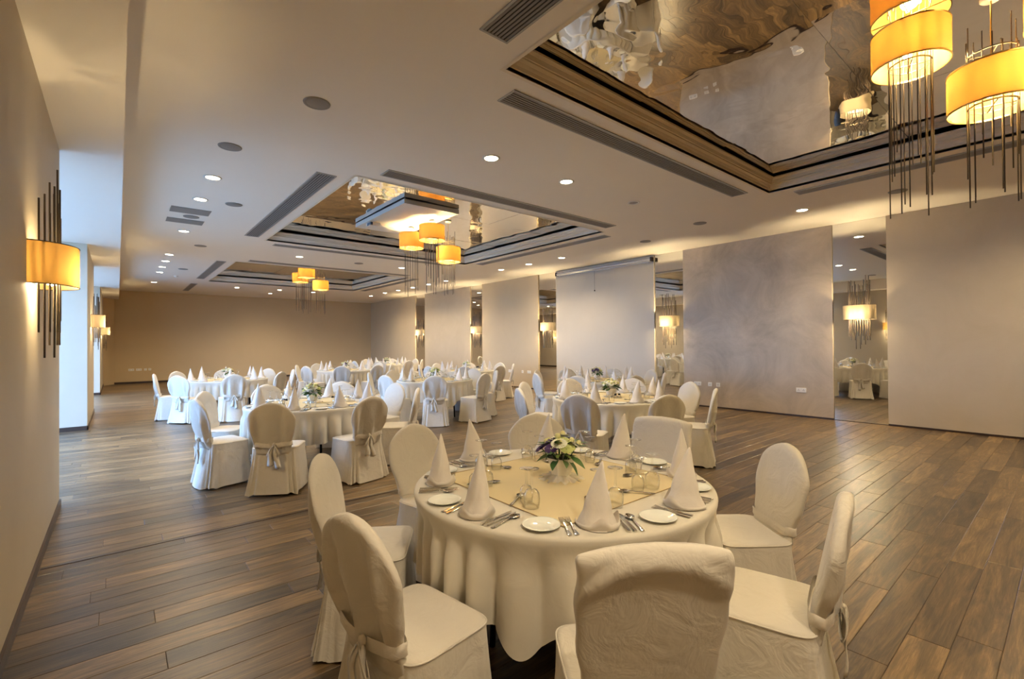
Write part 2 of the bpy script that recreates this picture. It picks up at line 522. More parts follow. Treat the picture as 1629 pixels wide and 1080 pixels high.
# ================================================================== CEILING FITTINGS
tray_desc = ['near tray over the front table', 'middle tray', 'far tray']
for k, (y0, y1) in enumerate(TRAYS):
    t = thing('ceiling_mirror', 'tinted mirror panels lining the recessed ceiling of the ' + tray_desc[k], 'mirror', ((TX0 + TX1) / 2, (y0 + y1) / 2, ZM), 0, 'mirrored ceiling trays')
    hw, hh = (TX1 - TX0) / 2 + 0.09, (y1 - y0) / 2 + 0.09
    nx, nyy = 3, 3
    for i in range(nx):
        for j in range(nyy):
            a, b = -hw + 2 * hw * i / nx, -hw + 2 * hw * (i + 1) / nx
            c, d = -hh + 2 * hh * j / nyy, -hh + 2 * hh * (j + 1) / nyy
            me = MB().box(-(b - a) / 2 + 0.002, (b - a) / 2 - 0.002, -(d - c) / 2 + 0.002, (d - c) / 2 - 0.002, 0.0, 0.006).mesh('mirror_panel', M['cmirror'])
            obj('mirror_panel', me, t, loc=((a + b) / 2, (c + d) / 2, 0.012), rot=(rnd.uniform(-0.006, 0.006), rnd.uniform(-0.006, 0.006), 0))

def vent(x0, x1, y0, y1, label):
    z = ZC
    t = thing('air_vent', label, 'vent', ((x0 + x1) / 2, (y0 + y1) / 2, z), 0, 'linear ceiling air vents')
    w, h = (x1 - x0) / 2, (y1 - y0) / 2
    f = MB(); e = 0.018
    f.box(-w, w, -h, -h + e, -0.010, 0); f.box(-w, w, h - e, h, -0.010, 0)
    f.box(-w, -w + e, -h + e, h - e, -0.010, 0); f.box(w - e, w, -h + e, h - e, -0.010, 0)
    f.build('vent_frame', M['grey_metal'], t)
    MB().box(-w + e, w - e, -h + e, h - e, -0.0025, -0.001).build('duct_opening', M['void'], t)
    s = MB()
    if w > h:
        n = 7
        for i in range(n):
            c = -h + e + (2 * h - 2 * e) * (i + 0.5) / n
            s.box(-w + e, w - e, c - 0.009, c + 0.009, -0.008, -0.003)
    else:
        n = 7
        for i in range(n):
            c = -w + e + (2 * w - 2 * e) * (i + 0.5) / n
            s.box(c - 0.009, c + 0.009, -h + e, h - e, -0.008, -0.003)
    o = s.build('slats', M['grille'], t)
    o['kind'] = 'stuff'
VENTS = [(1.95, 2.20, -1.9, 2.67, 'long grey ceiling vent left of the near mirrored tray'),
         (2.65, 7.18, 3.12, 3.36, 'long grey ceiling vent along the far side of the near tray'),
         (7.65, 7.88, -1.9, 2.67, 'long grey ceiling vent right of the near tray'),
         (1.95, 2.21, 6.21, 10.7, 'long grey ceiling vent left of the middle tray'),
         (2.63, 7.22, 5.56, 5.81, 'long grey ceiling vent on the near side of the middle tray'),
         (7.65, 7.88, 6.21, 10.7, 'long grey ceiling vent right of the middle tray'),
         (2.63, 7.22, 11.2, 11.42, 'long grey ceiling vent on the far side of the middle tray'),
         (1.98, 2.20, 14.35, 18.5, 'long grey ceiling vent left of the far tray'),
         (2.63, 7.22, 13.72, 13.95, 'long grey ceiling vent on the near side of the far tray'),
         (7.65, 7.88, 14.35, 18.9, 'long grey ceiling vent right of the far tray'),
         (1.99, 2.19, 20.1, 22.9, 'shorter grey ceiling vent closest to the back wall')]
for v in VENTS: vent(*v)

DOWN = [(3.42, 4.46), (4.72, 4.47), (8.85, 2.96), (0.96, 7.27), (0.96, 8.47), (0.98, 11.02), (3.5, 12.48), (6.31, 12.52), (8.84, 8.56), (8.82, 9.82), (8.82, 11.06),
        (8.85, 14.2), (8.84, 15.4), (8.86, 16.65), (8.86, 17.9), (8.84, 19.12), (8.85, 20.6), (6.32, 20.62), (4.99, 20.5), (5.0, 22.08), (3.5, 20.57),
        (0.96, 14.05), (0.96, 15.2), (0.96, 16.4), (0.97, 17.6), (0.97, 20.47), (0.96, 0.3), (0.96, -1.0), (8.85, 0.2), (8.85, -1.2), (4.93, -3.1), (3.4, -4.2), (6.3, -4.2)]
ring_me = MB().lathe([(0.078, -0.001), (0.105, -0.001), (0.107, -0.006), (0.100, -0.010), (0.082, -0.010), (0.078, -0.004)], 28).mesh('trim_ring', M['white_metal'], True)
lamp_me = MB().lathe([(0.0005, -0.006), (0.04, -0.0065), (0.078, -0.004)], 28).mesh('lamp_lens', M['lamp'], True)
for i, (x, y) in enumerate(DOWN):
    if 2 <= y <= 4.6 and x < 6: where = 'between the near and middle trays, %s of the pair' % ('left' if x < 4 else 'right')
    elif x < 2: where = 'in the left row, %s from the camera' % {7.27: 'first', 8.47: 'second', 11.02: 'third', 14.05: 'fourth', 15.2: 'fifth', 16.4: 'sixth', 17.6: 'seventh', 20.47: 'eighth'}.get(y, ('beside' if y > 0 else 'well behind') + ' the camera rather than')
    elif x > 8: where = 'in the right row, %s from the camera' % {2.96: 'first', 8.56: 'second', 9.82: 'third', 11.06: 'fourth', 14.2: 'fifth', 15.4: 'sixth', 16.65: 'seventh', 17.9: 'eighth', 19.12: 'ninth', 20.6: 'tenth'}.get(y, ('level with' if y > 0 else 'behind and farther') + ' than the camera, not')
    elif y < 13 and y > 10: where = 'between the middle and far trays, %s of the pair' % ('left' if x < 5 else 'right')
    elif y > 20: where = 'beyond the far tray, ' + {6.32: 'rightmost', 4.99: 'centre one', 5.0: 'the one closest to back wall', 3.5: 'leftmost'}[x]
    else: where = 'behind the camera, ' + ''
    if y < 0.5:
        where = 'behind the camera, ' + {(0.96, 0.3): 'left row, nearer one', (0.96, -1.0): 'left row, farther one', (8.85, 0.2): 'right row, nearer one', (8.85, -1.2): 'right row, farther one', (4.93, -3.1): 'past the near tray', (3.4, -4.2): 'last pair, left', (6.3, -4.2): 'last pair, right'}[(x, y)]
    t = thing('downlight', 'round lit ceiling downlight ' + where, 'downlight', (x, y, ZC), 0, 'recessed ceiling downlights')
    obj('trim_ring', ring_me, t)
    obj('lamp_lens', lamp_me, t)
    la = bpy.data.lights.new('downlight_beam', 'SPOT')
    la.energy = DOWN_W; la.color = (1.0, 0.80, 0.54); la.spot_size = radians(150); la.spot_blend = 0.9; la.shadow_soft_size = 0.07
    lo = link(bpy.data.objects.new('downlight_beam', la))
    lo.parent = t; lo.location = (0, 0, -0.03)

SPK = [(1.40, 4.44, 'speaker'), (0.96, 6.02, 'speaker'), (1.40, 8.46, 'speaker'), (1.41, 12.43, 'speaker'), (5.05, 12.55, 'speaker'), (1.45, 16.5, 'speaker'),
       (6.26, 4.48, 'ring'), (8.32, 4.49, 'speaker'), (8.87, 6.05, 'speaker'), (8.86, 1.69, 'speaker'), (0.97, 9.72, 'speaker'), (1.42, 18.28, 'smoke')]
spk_desc = ['nearest one, left of the near tray', 'beside the first downlight of the left row', 'left of the middle tray', 'left beyond the middle tray', 'between the two downlights past the middle tray', 'left of the far tray', '', 'above the plaster wall panel', 'above the second wall mirror', 'near the hanging pendant rods at right', 'between two square plates on the left', '']
spk_me = MB().lathe([(0.0005, -0.008), (0.085, -0.008), (0.09, -0.006), (0.10, -0.011), (0.115, -0.008), (0.118, -0.0005)], 28).mesh('speaker_body', M['grille'], True)
smoke_me = MB().lathe([(0.0005, -0.05), (0.035, -0.05), (0.05, -0.035), (0.055, -0.01), (0.06, -0.0005)], 20).mesh('smoke_detector', M['plastic'], True)
ring2_me = MB().lathe([(0.07, -0.001), (0.072, -0.009), (0.095, -0.009), (0.10, -0.0005)], 28).mesh('cover_ring', M['white_metal'], True)
ring2_in = MB().lathe([(0.0005, -0.003), (0.07, -0.003)], 28).mesh('cover_plate', M['grille'], True)
for (x, y, kd), ds in zip(SPK, spk_desc):
    if kd == 'speaker':
        tag(obj('ceiling_speaker', spk_me, loc=(x, y, ZC)), 'round grey ceiling speaker ' + ds, 'speaker', 'ceiling speakers')
    elif kd == 'smoke':
        tag(obj('smoke_detector', smoke_me, loc=(x, y, ZC)), 'small white smoke detector on the ceiling far left', 'smoke detector')
    else:
        t = thing('unlit_downlight', 'unlit round ceiling fitting in line with the lit pair', 'downlight', (x, y, ZC))
        obj('trim_ring', ring2_me, t); obj('lamp_lens', ring2_in, t)
for k, (y0, y1) in enumerate([(9.12, 9.5), (9.96, 10.3)]):
    t = thing('access_plate', 'grey square ceiling plate, the %s of the two on the left' % ('nearer' if k == 0 else 'farther'), 'vent', (0.92, (y0 + y1) / 2, ZC), 0, 'square ceiling plates')
    h = (y1 - y0) / 2
    MB().box(-0.27, 0.27, -h, h, -0.006, 0).build('plate_frame', M['grille'], t)
    MB().box(-0.24, 0.24, -h + 0.03, h - 0.03, -0.009, -0.006).build('plate_face', M['grille'], t)

# projector plate hanging in the middle tray
t = thing('projector_plate', 'white rectangular projector housing plate hung in the middle mirrored tray', 'projector mount', (4.20, 8.20, 3.875))
pb = MB()
pb.box(-0.54, 0.54, -1.05, -0.62, -0.03, 0.045); pb.box(-0.54, 0.54, 0.62, 1.05, -0.03, 0.045)
pb.box(-0.54, -0.42, -0.62, 0.62, -0.03, 0.045); pb.box(0.42, 0.54, -0.62, 0.62, -0.03, 0.045)
pb.build('panel', M['white_metal'], t)
MB().box(-0.42, 0.42, -0.62, 0.62, -0.012, 0.04).build('hatch', M['white_metal'], t)
for sx in (-0.5, 0.5):
    for sy in (-1.0, 1.0):
        MB().tube([(sx, sy, 0.040), (sx, sy, 0.057)], 0.012).build('hanger', M['grey_metal'], t)
pj = MB().box(-0.50, -0.30, 0.42, 0.62, -0.10, -0.03).build('projector', M['white_metal'], t)
MB().box(-0.505, -0.46, 0.40, 0.56, -0.09, -0.04).build('lens', M['lens'], pj)

# ------------------------------------------------------------------ pendants
R_D, H_D = 0.24, 0.28
def annulus(r0, r1, z0, z1, n=40):
    return MB().lathe([(r0, z0), (r1, z0), (r1, z1), (r0, z1), (r0, z0)], n)
shade_me = MB().lathe([(R_D, 0), (R_D, H_D)], 48).mesh('drum_shade', M['shade_y'], True)
rim_me = annulus(R_D - 0.004, R_D + 0.003, -0.004, 0.006, 48).mesh('shade_rim', M['wire'])
def holder_mesh(r, z):
    mb = MB().lathe([(r - 0.004, z), (r + 0.004, z), (r + 0.004, z + 0.008), (r - 0.004, z + 0.008), (r - 0.004, z)], 32)
    for a in (0.3, 0.3 + pi / 2):
        mb.tube([(r * cos(a), r * sin(a), z + 0.004), (-r * cos(a), -r * sin(a), z + 0.004)], 0.004, 6)
    return mb.mesh('rod_holder', M['rod'])
holder_me = holder_mesh(0.13, 0.0)
bulb_me = MB().lathe([(0.001, 0.0), (0.022, 0.008), (0.03, 0.03), (0.022, 0.055), (0.012, 0.075), (0.012, 0.095), (0.001, 0.095)], 16).mesh('bulb', M['bulb'], True)
canopy_me = MB().lathe([(0.001, -0.03), (0.05, -0.03), (0.06, -0.02), (0.06, 0.0)], 24).mesh('canopy', M['grey_metal'], True)
spider_me = MB().tube([(-R_D + 0.003, 0, 0), (R_D - 0.003, 0, 0)], 0.004, 6).tube([(0, -R_D + 0.003, 0), (0, R_D - 0.003, 0)], 0.004, 6).mesh('spider', M['wire'])
def pendant(x, y, zb, label, ztop):
    t = thing('pendant_lamp', label, 'pendant lamp', (x, y, zb), 0, 'drum pendants with hanging rods')
    s = obj('drum_shade', shade_me, t)
    obj('shade_rim', rim_me, s); obj('shade_rim', rim_me, s, loc=(0, 0, H_D - 0.002))
    obj('spider', spider_me, t, loc=(0, 0, H_D - 0.02))
    h = obj('rod_holder', holder_me, t, loc=(0, 0, 0.015))
    top = ztop - zb
    upz = min(top - 0.05, 0.62)
    if upz > H_D + 0.12:
        obj('rod_holder', holder_me, t, loc=(0, 0, H_D + 0.10))
    q = random.Random(int(x * 1000 + y * 77))
    n = 16
    for i in range(n):
        a = 2 * pi * i / n + 0.1
        lo = q.choice([2.46, 2.50, 2.58, 2.66, 2.76, 2.88, 3.0]) - zb
        hi = H_D + (min(upz - H_D, q.uniform(0.12, 0.34)) if upz > H_D + 0.12 else -0.05)
        MB().tube([(0, 0, lo), (0, 0, hi)], 0.0042, 6).build('rod', M['rod'], t, loc=(0.13 * cos(a), 0.13 * sin(a), 0))
    MB().tube([(0, 0, H_D - 0.02), (0.004, 0.003, (H_D + top) / 2), (0, 0, top - 0.001)], 0.005, 6).build('cable', M['wire'], t)
    obj('canopy', canopy_me, t, loc=(0, 0, top))
    for a in (0.4, 0.4 + 2.1, 0.4 + 4.2):
        obj('bulb', bulb_me, t, loc=(0.06 * cos(a), 0.06 * sin(a), 0.10))
    la = bpy.data.lights.new('pendant_glow', 'POINT')
    la.energy = PEND_W * (0.6 if ztop < ZM else 1.0); la.color = (1.0, 0.72, 0.30); la.shadow_soft_size = 0.06
    lo = link(bpy.data.objects.new('pendant_glow', la)); lo.parent = t; lo.location = (0, 0, 0.15)
PEND = [(4.57, -0.03, 3.50, 'orange drum pendant cut by the right edge of the photo', ZM),
        (4.73, 0.37, 3.13, 'lower orange drum pendant at far right of the near tray', ZM),
        (4.69, 0.81, 3.60, 'orange drum pendant, the left one of the near tray', ZM),
        (4.54, 8.58, 3.43, 'yellow drum pendant, leftmost under the projector plate', 3.843),
        (4.60, 7.87, 3.47, 'yellow drum pendant, highest under the projector plate', 3.843),
        (5.02, 7.96, 3.12, 'yellow drum pendant, lowest of the middle tray', ZM),
        (4.46, 15.80, 3.49, 'yellow drum pendant, leftmost of the far tray cluster', ZM),
        (4.45, 15.16, 3.565, 'yellow drum pendant, highest of the far tray cluster', ZM),
        (4.95, 15.40, 3.245, 'yellow drum pendant, lowest right of the far tray cluster', ZM)]
for p in PEND: pendant(*p)

# ------------------------------------------------------------------ wall sconces
def half_drum(rx, ry, h, n=24):
    a = [[(rx * cos(pi * i / n), ry * sin(pi * i / n), z) for i in range(n + 1)] for z in (0, h)]
    return MB().loft(a, closed=False)
def sconce(x, y, rz, label, mat, watt=None):
    # local +Y points away from the wall
    zb = 1.89
    t = thing('wall_sconce', label, 'wall lamp', (x, y, zb), rz, 'half-drum wall sconces with rods')
    H = 0.26
    s = half_drum(0.25, 0.225, H).build('half_drum_shade', mat, t, smooth=True)
    for z in (0.0, H):
        pts = [(0.25 * cos(pi * i / 24), 0.225 * sin(pi * i / 24), z) for i in range(25)]
        MB().tube(pts, 0.0035, 6).build('shade_rim', M['rod'], s)
    MB().box(-0.11, 0.11, 0.0, 0.016, 0.02, 0.24).build('back_plate', M['grey_metal'], t)
    MB().tube([(0, 0.01, 0.13), (0, 0.12, 0.13)], 0.008).build('arm', M['grey_metal'], t)
    q = random.Random(int(x * 31 + y * 113))
    n = 12
    for i in range(n):
        a = pi * (i + 0.5) / n
        px, py = 0.155 * cos(a), 0.03 + 0.10 * sin(a)
        MB().tube([(0, 0, -q.choice([0.22, 0.3, 0.38, 0.46, 0.54])), (0, 0, H + q.choice([0.2, 0.28, 0.38, 0.46, 0.54]))], 0.0055, 6).build('rod', M['rod'], t, loc=(px, py, 0))
    for sx in (-0.06, 0.06):
        obj('bulb', bulb_me, t, loc=(sx, 0.085, 0.012))
    la = bpy.data.lights.new('sconce_glow', 'POINT')
    la.energy = watt or SCONCE_W; la.color = (1.0, 0.76, 0.42); la.shadow_soft_size = 0.04
    lo = link(bpy.data.objects.new('sconce_glow', la)); lo.parent = t; lo.location = (0, 0.085, 0.06)
for k, (y0, y1) in enumerate(MIRRORS):
    sconce(XR - 0.006, (y0 + y1) / 2, pi / 2, 'beige half-drum wall sconce on the ' + mir_desc[k], M['shade_b'])  # the two behind the camera repeat the pattern, added to light the trays
sconce(XL, -3.9, -pi / 2, 'added beige half-drum wall sconce on the left wall, unseen behind the camera', M['shade_b'], 30.0)  # added out of view to light the tray bands from behind
sconce(XL, 4.30, -pi / 2, 'orange half-drum wall sconce on the near left wall', M['shade_o'], 12.0)
sconce(XL, 13.1, -pi / 2, 'beige half-drum wall sconce on the left pier past the window', M['shade_l'], 12.0)
sconce(XL, 21.3, -pi / 2, 'beige half-drum wall sconce on the farthest left wall', M['shade_l'], 12.0)

# ------------------------------------------------------------------ projection screen case
t = thing('projection_screen', 'grey roll-up projection screen case mounted above the pale wall panel', 'projection screen', (XR - 0.037, 8.57, 3.60))
pts = []
mb = MB()
rr = [[(-0.055 + 0.052 * cos(2 * pi * i / 20), yy, 0.045 * sin(2 * pi * i / 20)) for i in range(20)] for yy in (-1.68, 1.68)]
mb.loft(rr, cap0=True, cap1=True)
mb.build('case', M['grey_metal'], t, smooth=False)
for s in (-1, 1):
    MB().box(-0.112, -0.0, s * 1.68 - 0.02, s * 1.68 + 0.02, -0.052, 0.052).build('end_cap', M['dark_metal'], t)
MB().box(-0.062, -0.05, -1.6, 1.6, -0.072, -0.044).build('bottom_bar', M['grey_metal'], t)
MB().tube([(-0.056, 0.2, -0.07), (-0.05, 0.2, -0.40), (-0.045, 0.2, -0.60)], 0.003, 6).build('pull_cord', M['dark_metal'], t)
MB().lathe([(0.001, 0), (0.014, 0.004), (0.014, 0.03), (0.004, 0.04)], 12).build('pull_knob', M['dark_metal'], t, smooth=True, loc=(-0.045, 0.2, -0.64))

# ------------------------------------------------------------------ sockets
def socket(loc, rz, n, label):
    t = thing('wall_socket', label, 'socket', loc, rz, 'white wall sockets')
    w = 0.045 * n
    me = MB().box(-w, w, 0.0, 0.010, -0.045, 0.045).mesh('face_plate', M['plastic'])
    bevel_mesh(me, 0.003, 1)
    obj('face_plate', me, t)
    for i in range(n):
        c = -w + 0.045 + 0.09 * i
        for dx, dz in ((-0.011, -0.008), (0.011, -0.008), (0, 0.012)):
            MB().box(c + dx - 0.004, c + dx + 0.004, 0.010, 0.0106, dz - 0.006, dz + 0.006).build('pin_hole', M['hole'], t)
xr = XR - 0.035
socket((xr, 3.54, 0.53), pi / 2, 2, 'white double wall socket low on the mottled plaster panel')
socket((xr, 5.23, 0.53), pi / 2, 1, 'single white socket by the table, right of its twin')
socket((xr, 5.42, 0.53), pi / 2, 1, 'single white socket by the table, left of its twin')
socket((xr, 5.72, 0.53), pi / 2, 2, 'white double socket half hidden behind a chair')
socket((xr, 11.62, 0.55), pi / 2, 2, 'white double socket on the tan panel, rightmost of row')
socket((xr, 11.95, 0.55), pi / 2, 1, 'single white socket in the middle of the tan panel row')
socket((xr, 12.60, 0.55), pi / 2, 2, 'white double socket on the tan panel, leftmost of row')
socket((0.42, YF, 0.55), pi, 2, 'white socket low on back wall, first from left')
socket((0.66, YF, 0.55), pi, 2, 'white socket low on back wall, second from left')
socket((0.87, YF, 0.55), pi, 1, 'white socket low on back wall, third from left')
socket((1.01, YF, 0.55), pi, 1, 'white socket low on back wall, fourth from left')

# ================================================================== FURNITURE
def sgnpow(v, p):
    return (1 if v >= 0 else -1) * abs(v) ** p
def smooth01(t):
    t = max(0.0, min(1.0, t))
    return t * t * (3 - 2 * t)

def chair_meshes(seed, square=False):
    q = random.Random(seed)
    ph = [q.uniform(0, 6.28) for _ in range(8)]
    # ---- backrest cover
    N = 56
    zb, zt = 0.40, 0.935
    rings = []
    levels = [0, .05, .1, .16, .22, .28, .34, .40, .46, .52, .58, .64, .69, .74, .78, .82, .86, .895, .925, .95, .97, .985, .995, 1.0]
    for u in levels:
        z = zb + (zt - zb) * u
        if square:
            w = 0.192 + 0.028 * smooth01((z - 0.45) / 0.3)
            if z > 0.915: w *= max(0.0, 1 - ((z - 0.915) / 0.02) ** 2) ** 0.5 * 0.06 + 0.94
        else:
            w = 0.172 + 0.056 * smooth01((z - 0.47) / 0.26)
            if z > 0.74: w *= max(0.0005, 1 - ((z - 0.74) / (zt - 0.74)) ** 2.1) ** 0.62
        th = 0.029 if not square else 0.034
        if u > 0.92: th *= max(0.0015 if square else 0.0144, (1 - ((u - 0.92) / 0.08) ** 2)) ** 0.5
        yc = -0.205 - (z - 0.45) * 0.20
        ring = []
        for j in range(N):
            a = 2 * pi * j / N
            x = w * sgnpow(cos(a), 0.4 if square else 0.55)
            y = th * sgnpow(sin(a), 0.55 if square else 0.75)
            rear = max(0.0, -sin(a))
            fold = 0.0
            if rear > 0:
                amt = 0.024 * smooth01((0.90 - z) / 0.25) * smooth01((z - 0.40) / 0.1)
                fold = rear ** 0.5 * amt * (sin(34 * x + ph[0] + 3 * (z - .7)) + 0.6 * sin(61 * x + ph[1] - 4 * z))
                if square:
                    # slack cloth: an arched ridge under the loose top
                    zr = 0.885 - 1.6 * x * x
                    fold = 0.35 * fold * smooth01((0.14 - abs(x)) / 0.1) + rear ** 0.5 * (0.016 * math.exp(-((z - zr) / 0.028) ** 2) - 0.010 * smooth01((zr - z) / 0.10))
            side = abs(cos(a)) ** 4 * 0.004 * sin(40 * z + ph[2])
            zz = z
            if square:
                zz = z + 0.028 * smooth01((z - 0.7) / 0.2) * (1 - (x / 0.22) ** 2) - 0.012 * smooth01((z - 0.8) / 0.1)
            ring.append((x + side, yc + y - fold, zz))
        rings.append(ring)
    mb = MB().loft(rings, cap0=True, cap1=True)
    back = fix_normals(mb.mesh('backrest', M['cover'], True))
    # ---- seat cover with skirt to the floor
    N = 144
    rings = []
    def sect(v, z, inset=1.0):
        ring = []
        for j in range(N):
            a = 2 * pi * j / N
            ca, sa = cos(a), sin(a)
            hx = 0.222 - 0.018 * max(0, -sa)
            hy = 0.188
            x = hx * sgnpow(ca, 0.27) * inset
            y = hy * sgnpow(sa, 0.27) * inset - 0.030
            r = sqrt(x * x + y * y) + 1e-6
            rear = max(0.0, -sa) ** 2
            corner = abs(sin(2 * a)) ** 6
            fl = v ** 1.3 * (0.020 + 0.050 * rear + 0.024 * corner)
            f = v * (0.006 * sin(9 * a + ph[3]) + 0.007 * sin(17 * a + ph[4]) * (0.4 + rear) + 0.006 * corner * sin(60 * a + ph[5])
                     + 0.016 * rear * sin(21 * a + ph[6]))
            k = (r + fl + f) / r
            ring.append((x * k, y * k, z + v * v * 0.008 * (1 + sin(5 * a + ph[7])) + v * 0.005 * sin(11 * a + ph[1])))
        return ring
    for inset, z in ((0.02, 0.476), (0.35, 0.4755), (0.7, 0.474), (0.92, 0.470), (0.975, 0.4665), (0.996, 0.459)):
        rings.append(sect(0, z, inset))
    for v in (0.0, 0.03, 0.08, 0.16, 0.27, 0.4, 0.53, 0.66, 0.78, 0.89, 1.0):
        rings.append(sect(v, 0.450 - 0.440 * v))
    mb = MB().loft(rings, cap0=True)
    seat = fix_normals(mb.mesh('seat_cover', M['cover'], True))
    pr = [(x, y, 0.461) for x, y, z in sect(0, 0, 1.002)[::2]]
    piping = MB().tube(pr + pr[:1], 0.0035, 6).mesh('piping', M['cover'], True)
    # ---- sash band round the waist of the back
    zs = 0.512
    rings = []
    N = 40
    for dz, k in ((-0.024, 0.985), (-0.018, 1.02), (0.0, 1.005), (0.016, 1.02), (0.022, 0.985)):
        ring = []
        for j in range(N):
            a = 2 * pi * j / N
            ring.append(((0.1815 * k) * sgnpow(cos(a), 0.55), -0.218 + 0.0415 * k * sgnpow(sin(a), 0.75), zs + dz - 0.012 * max(0, -sin(a)) * (1 - abs(cos(a))) + 0.004 * sin(6 * a + ph[0])))
        rings.append(ring)
    band = MB().loft(rings).mesh('sash', M['sash'], True)
    # ---- bow pieces (local to the knot)
    kn = []
    for i in range(6):
        t = i / 5
        s = 0.6 + 0.4 * sin(pi * t)
        kn.append([(0.016 * s * cos(2 * pi * j / 12), 0.013 * s * sin(2 * pi * j / 12), -0.022 + 0.044 * t) for j in range(12)])
    knot = MB().loft(kn, cap0=True, cap1=True).mesh('knot', M['sash'], True)
    def loop(sx):
        rg = []
        for i in range(15):
            t = 2 * pi * i / 14
            cx = sx * (0.036 - 0.036 * cos(t)) * 0.75
            cz = -0.05 * (1 - cos(t)) + 0.016 * sin(t)
            wd = 0.010 + 0.010 * (1 - cos(t))
            cyy = -0.006 - 0.012 * sin(t) - 0.004 * (1 - cos(t))
            rg.append([(cx - wd * 0.5, cyy, cz - 0.004), (cx + wd * 0.5, cyy - 0.006, cz + 0.004), (cx + wd * 0.5, cyy - 0.004, cz + 0.006), (cx - wd * 0.5, cyy + 0.002, cz - 0.002)])
        return MB().loft(rg).mesh('bow_loop', M['sash'], True)
    def tail(sx, L):
        rg = []
        for i in range(12):
            t = i / 11
            cx = sx * (0.010 + 0.028 * t) + 0.006 * sin(5 * t + ph[2])
            cz = -L * t
            wd = 0.010 + 0.022 * t ** 0.6
            cyy = -0.004 - 0.014 * sin(2.4 * t) + 0.004 * sin(9 * t + ph[3])
            tw = 0.008 * sin(4 * t + ph[4])
            rg.append([(cx - wd, cyy + tw, cz), (cx, cyy - 0.007, cz - 0.004), (cx + wd, cyy - tw, cz + 0.006 * t), (cx, cyy - 0.003, cz)])
        return MB().loft(rg, cap1=True).mesh('bow_tail', M['sash'], True)
    return dict(back=back, seat=seat, piping=piping, band=band, knot=knot, loops=[loop(-1), loop(1)], tails=[tail(-1, 0.20 + 0.05 * q.random()), tail(1, 0.22 + 0.06 * q.random())])

CH = [chair_meshes(s) for s in (3, 11, 29, 47)]
CHSQ = chair_meshes(5, True)

def chair(x, y, rz, label, group, var, square=False):
    g = CHSQ if square else CH[var]
    t = thing('banquet_chair', label, 'chair', (x, y, 0), rz, group)
    sc_ = obj('seat_cover', g['seat'], t)
    obj('piping', g['piping'], sc_)
    obj('backrest', g['back'], t)
    if not square:
        s = obj('sash', g['band'], t)
        kx = (-0.02, 0.015, 0.0, 0.025)[var]
        kp = (kx, -0.272, 0.505)
        obj('knot', g['knot'], s, loc=kp)
        for l in g['loops']: obj('bow_loop', l, s, loc=kp)
        for l in g['tails']: obj('bow_tail', l, s, loc=kp)
    return t

# ---- table linen
RT = 0.775
def cloth_mesh(seed):
    q = random.Random(seed)
    N = 420
    ph = [q.uniform(0, 6.28) for _ in range(6)]
    th0 = 0.0
    nf = 30
    def fold(a, v):
        p = nf / 2 * a + 0.55 * sin(3 * a + ph[3]) + 0.5 * sin(5 * a + ph[4]) + 0.35 * v * sin(4 * a + ph[5])
        A = 0.9 + 0.2 * sin(7 * a + ph[2]) + 0.15 * sin(3 * a + ph[5])
        return A * (abs(cos(p)) ** 0.55) * smooth01(v / 0.4) + 0.2 * sin(2 * p + 1) * v
    rings = []
    for r, z in ((0.002, 0.764), (0.35, 0.764), (0.65, 0.764), (RT - 0.02, 0.764), (RT - 0.006, 0.7625), (RT + 0.001, 0.757), (RT + 0.0035, 0.748)):
        rings.append([(r * cos(2 * pi * j / N), r * sin(2 * pi * j / N), z) for j in range(N)])
    for v in (0.05, 0.11, 0.2, 0.3, 0.42, 0.55, 0.68, 0.8, 0.91, 1.0):
        ring = []
        for j in range(N):
            a = 2 * pi * j / N
            f = fold(a, v)
            cor = max(0.0, cos(4 * (a - th0))) ** 6
            hem = 0.39 - 0.12 * cor + 0.012 * sin(7 * a + ph[0])
            z = 0.748 + (hem - 0.748) * v
            r = RT + 0.0035 + smooth01(v / 0.4) * (0.058 * f - 0.054) + v * (0.004 * cor) + v * 0.004 * sin(31 * a + ph[1])
            sh = 0.02 * v * sin(3 * a + ph[2])
            ring.append((r * cos(a + sh), r * sin(a + sh), z))
        rings.append(ring)
    return fix_normals(MB().loft(rings, cap0=True).mesh('tablecloth', M['linen'], True))
CLOTH = [cloth_mesh(s) for s in (1, 2, 3)]
def overlay_mesh(seed):
    q = random.Random(seed)
    n, h = 26, 0.475
    ph = [q.uniform(0, 6) for _ in range(4)]
    v, f = [], []
    for i in range(n + 1):
        for j in range(n + 1):
            x, y = -h + 2 * h * i / n, -h + 2 * h * j / n
            v.append((x, y, 0.7662 + 0.0012 * (1 + sin(9 * x + 5 * y + ph[0]) * sin(7 * y - 4 * x + ph[1]))))
    for i in range(n):
        for j in range(n):
            a = i * (n + 1) + j
            f.append((a, a + n + 1, a + n + 2, a + 1))
    return mesh_of('overlay_cloth', v, f, True, M['overlay'])
OVER = overlay_mesh(4)
hemv = MB()
h = 0.475
for a, b in (((-h, -h), (h, -h)), ((h, -h), (h, h)), ((h, h), (-h, h)), ((-h, h), (-h, -h))):
    hemv.tube([(a[0], a[1], 0.7675), ((a[0] + b[0]) / 2, (a[1] + b[1]) / 2, 0.7675), (b[0], b[1], 0.7675)], 0.002, 6)
M['hem'] = plain('gold_hem', (0.42, 0.30, 0.14), 0.6)
HEM = hemv.mesh('overlay_hem', M['hem'], True)
TOP = MB().lathe([(0.001, 0.725), (RT - 0.004, 0.725), (RT, 0.735), (RT, 0.748), (RT - 0.004, 0.758), (0.001, 0.760)], 64).mesh('tabletop', M['wood_ply'], True)
LEG = MB().tube([(0, 0, 0.0), (-0.03, 0, 0.725)], 0.016, 8).mesh('leg', M['dark_metal'], True)
BRACE = MB().tube([(-0.36, 0, 0.30), (0.36, 0, 0.30)], 0.010, 8).mesh('brace', M['dark_metal'], True)

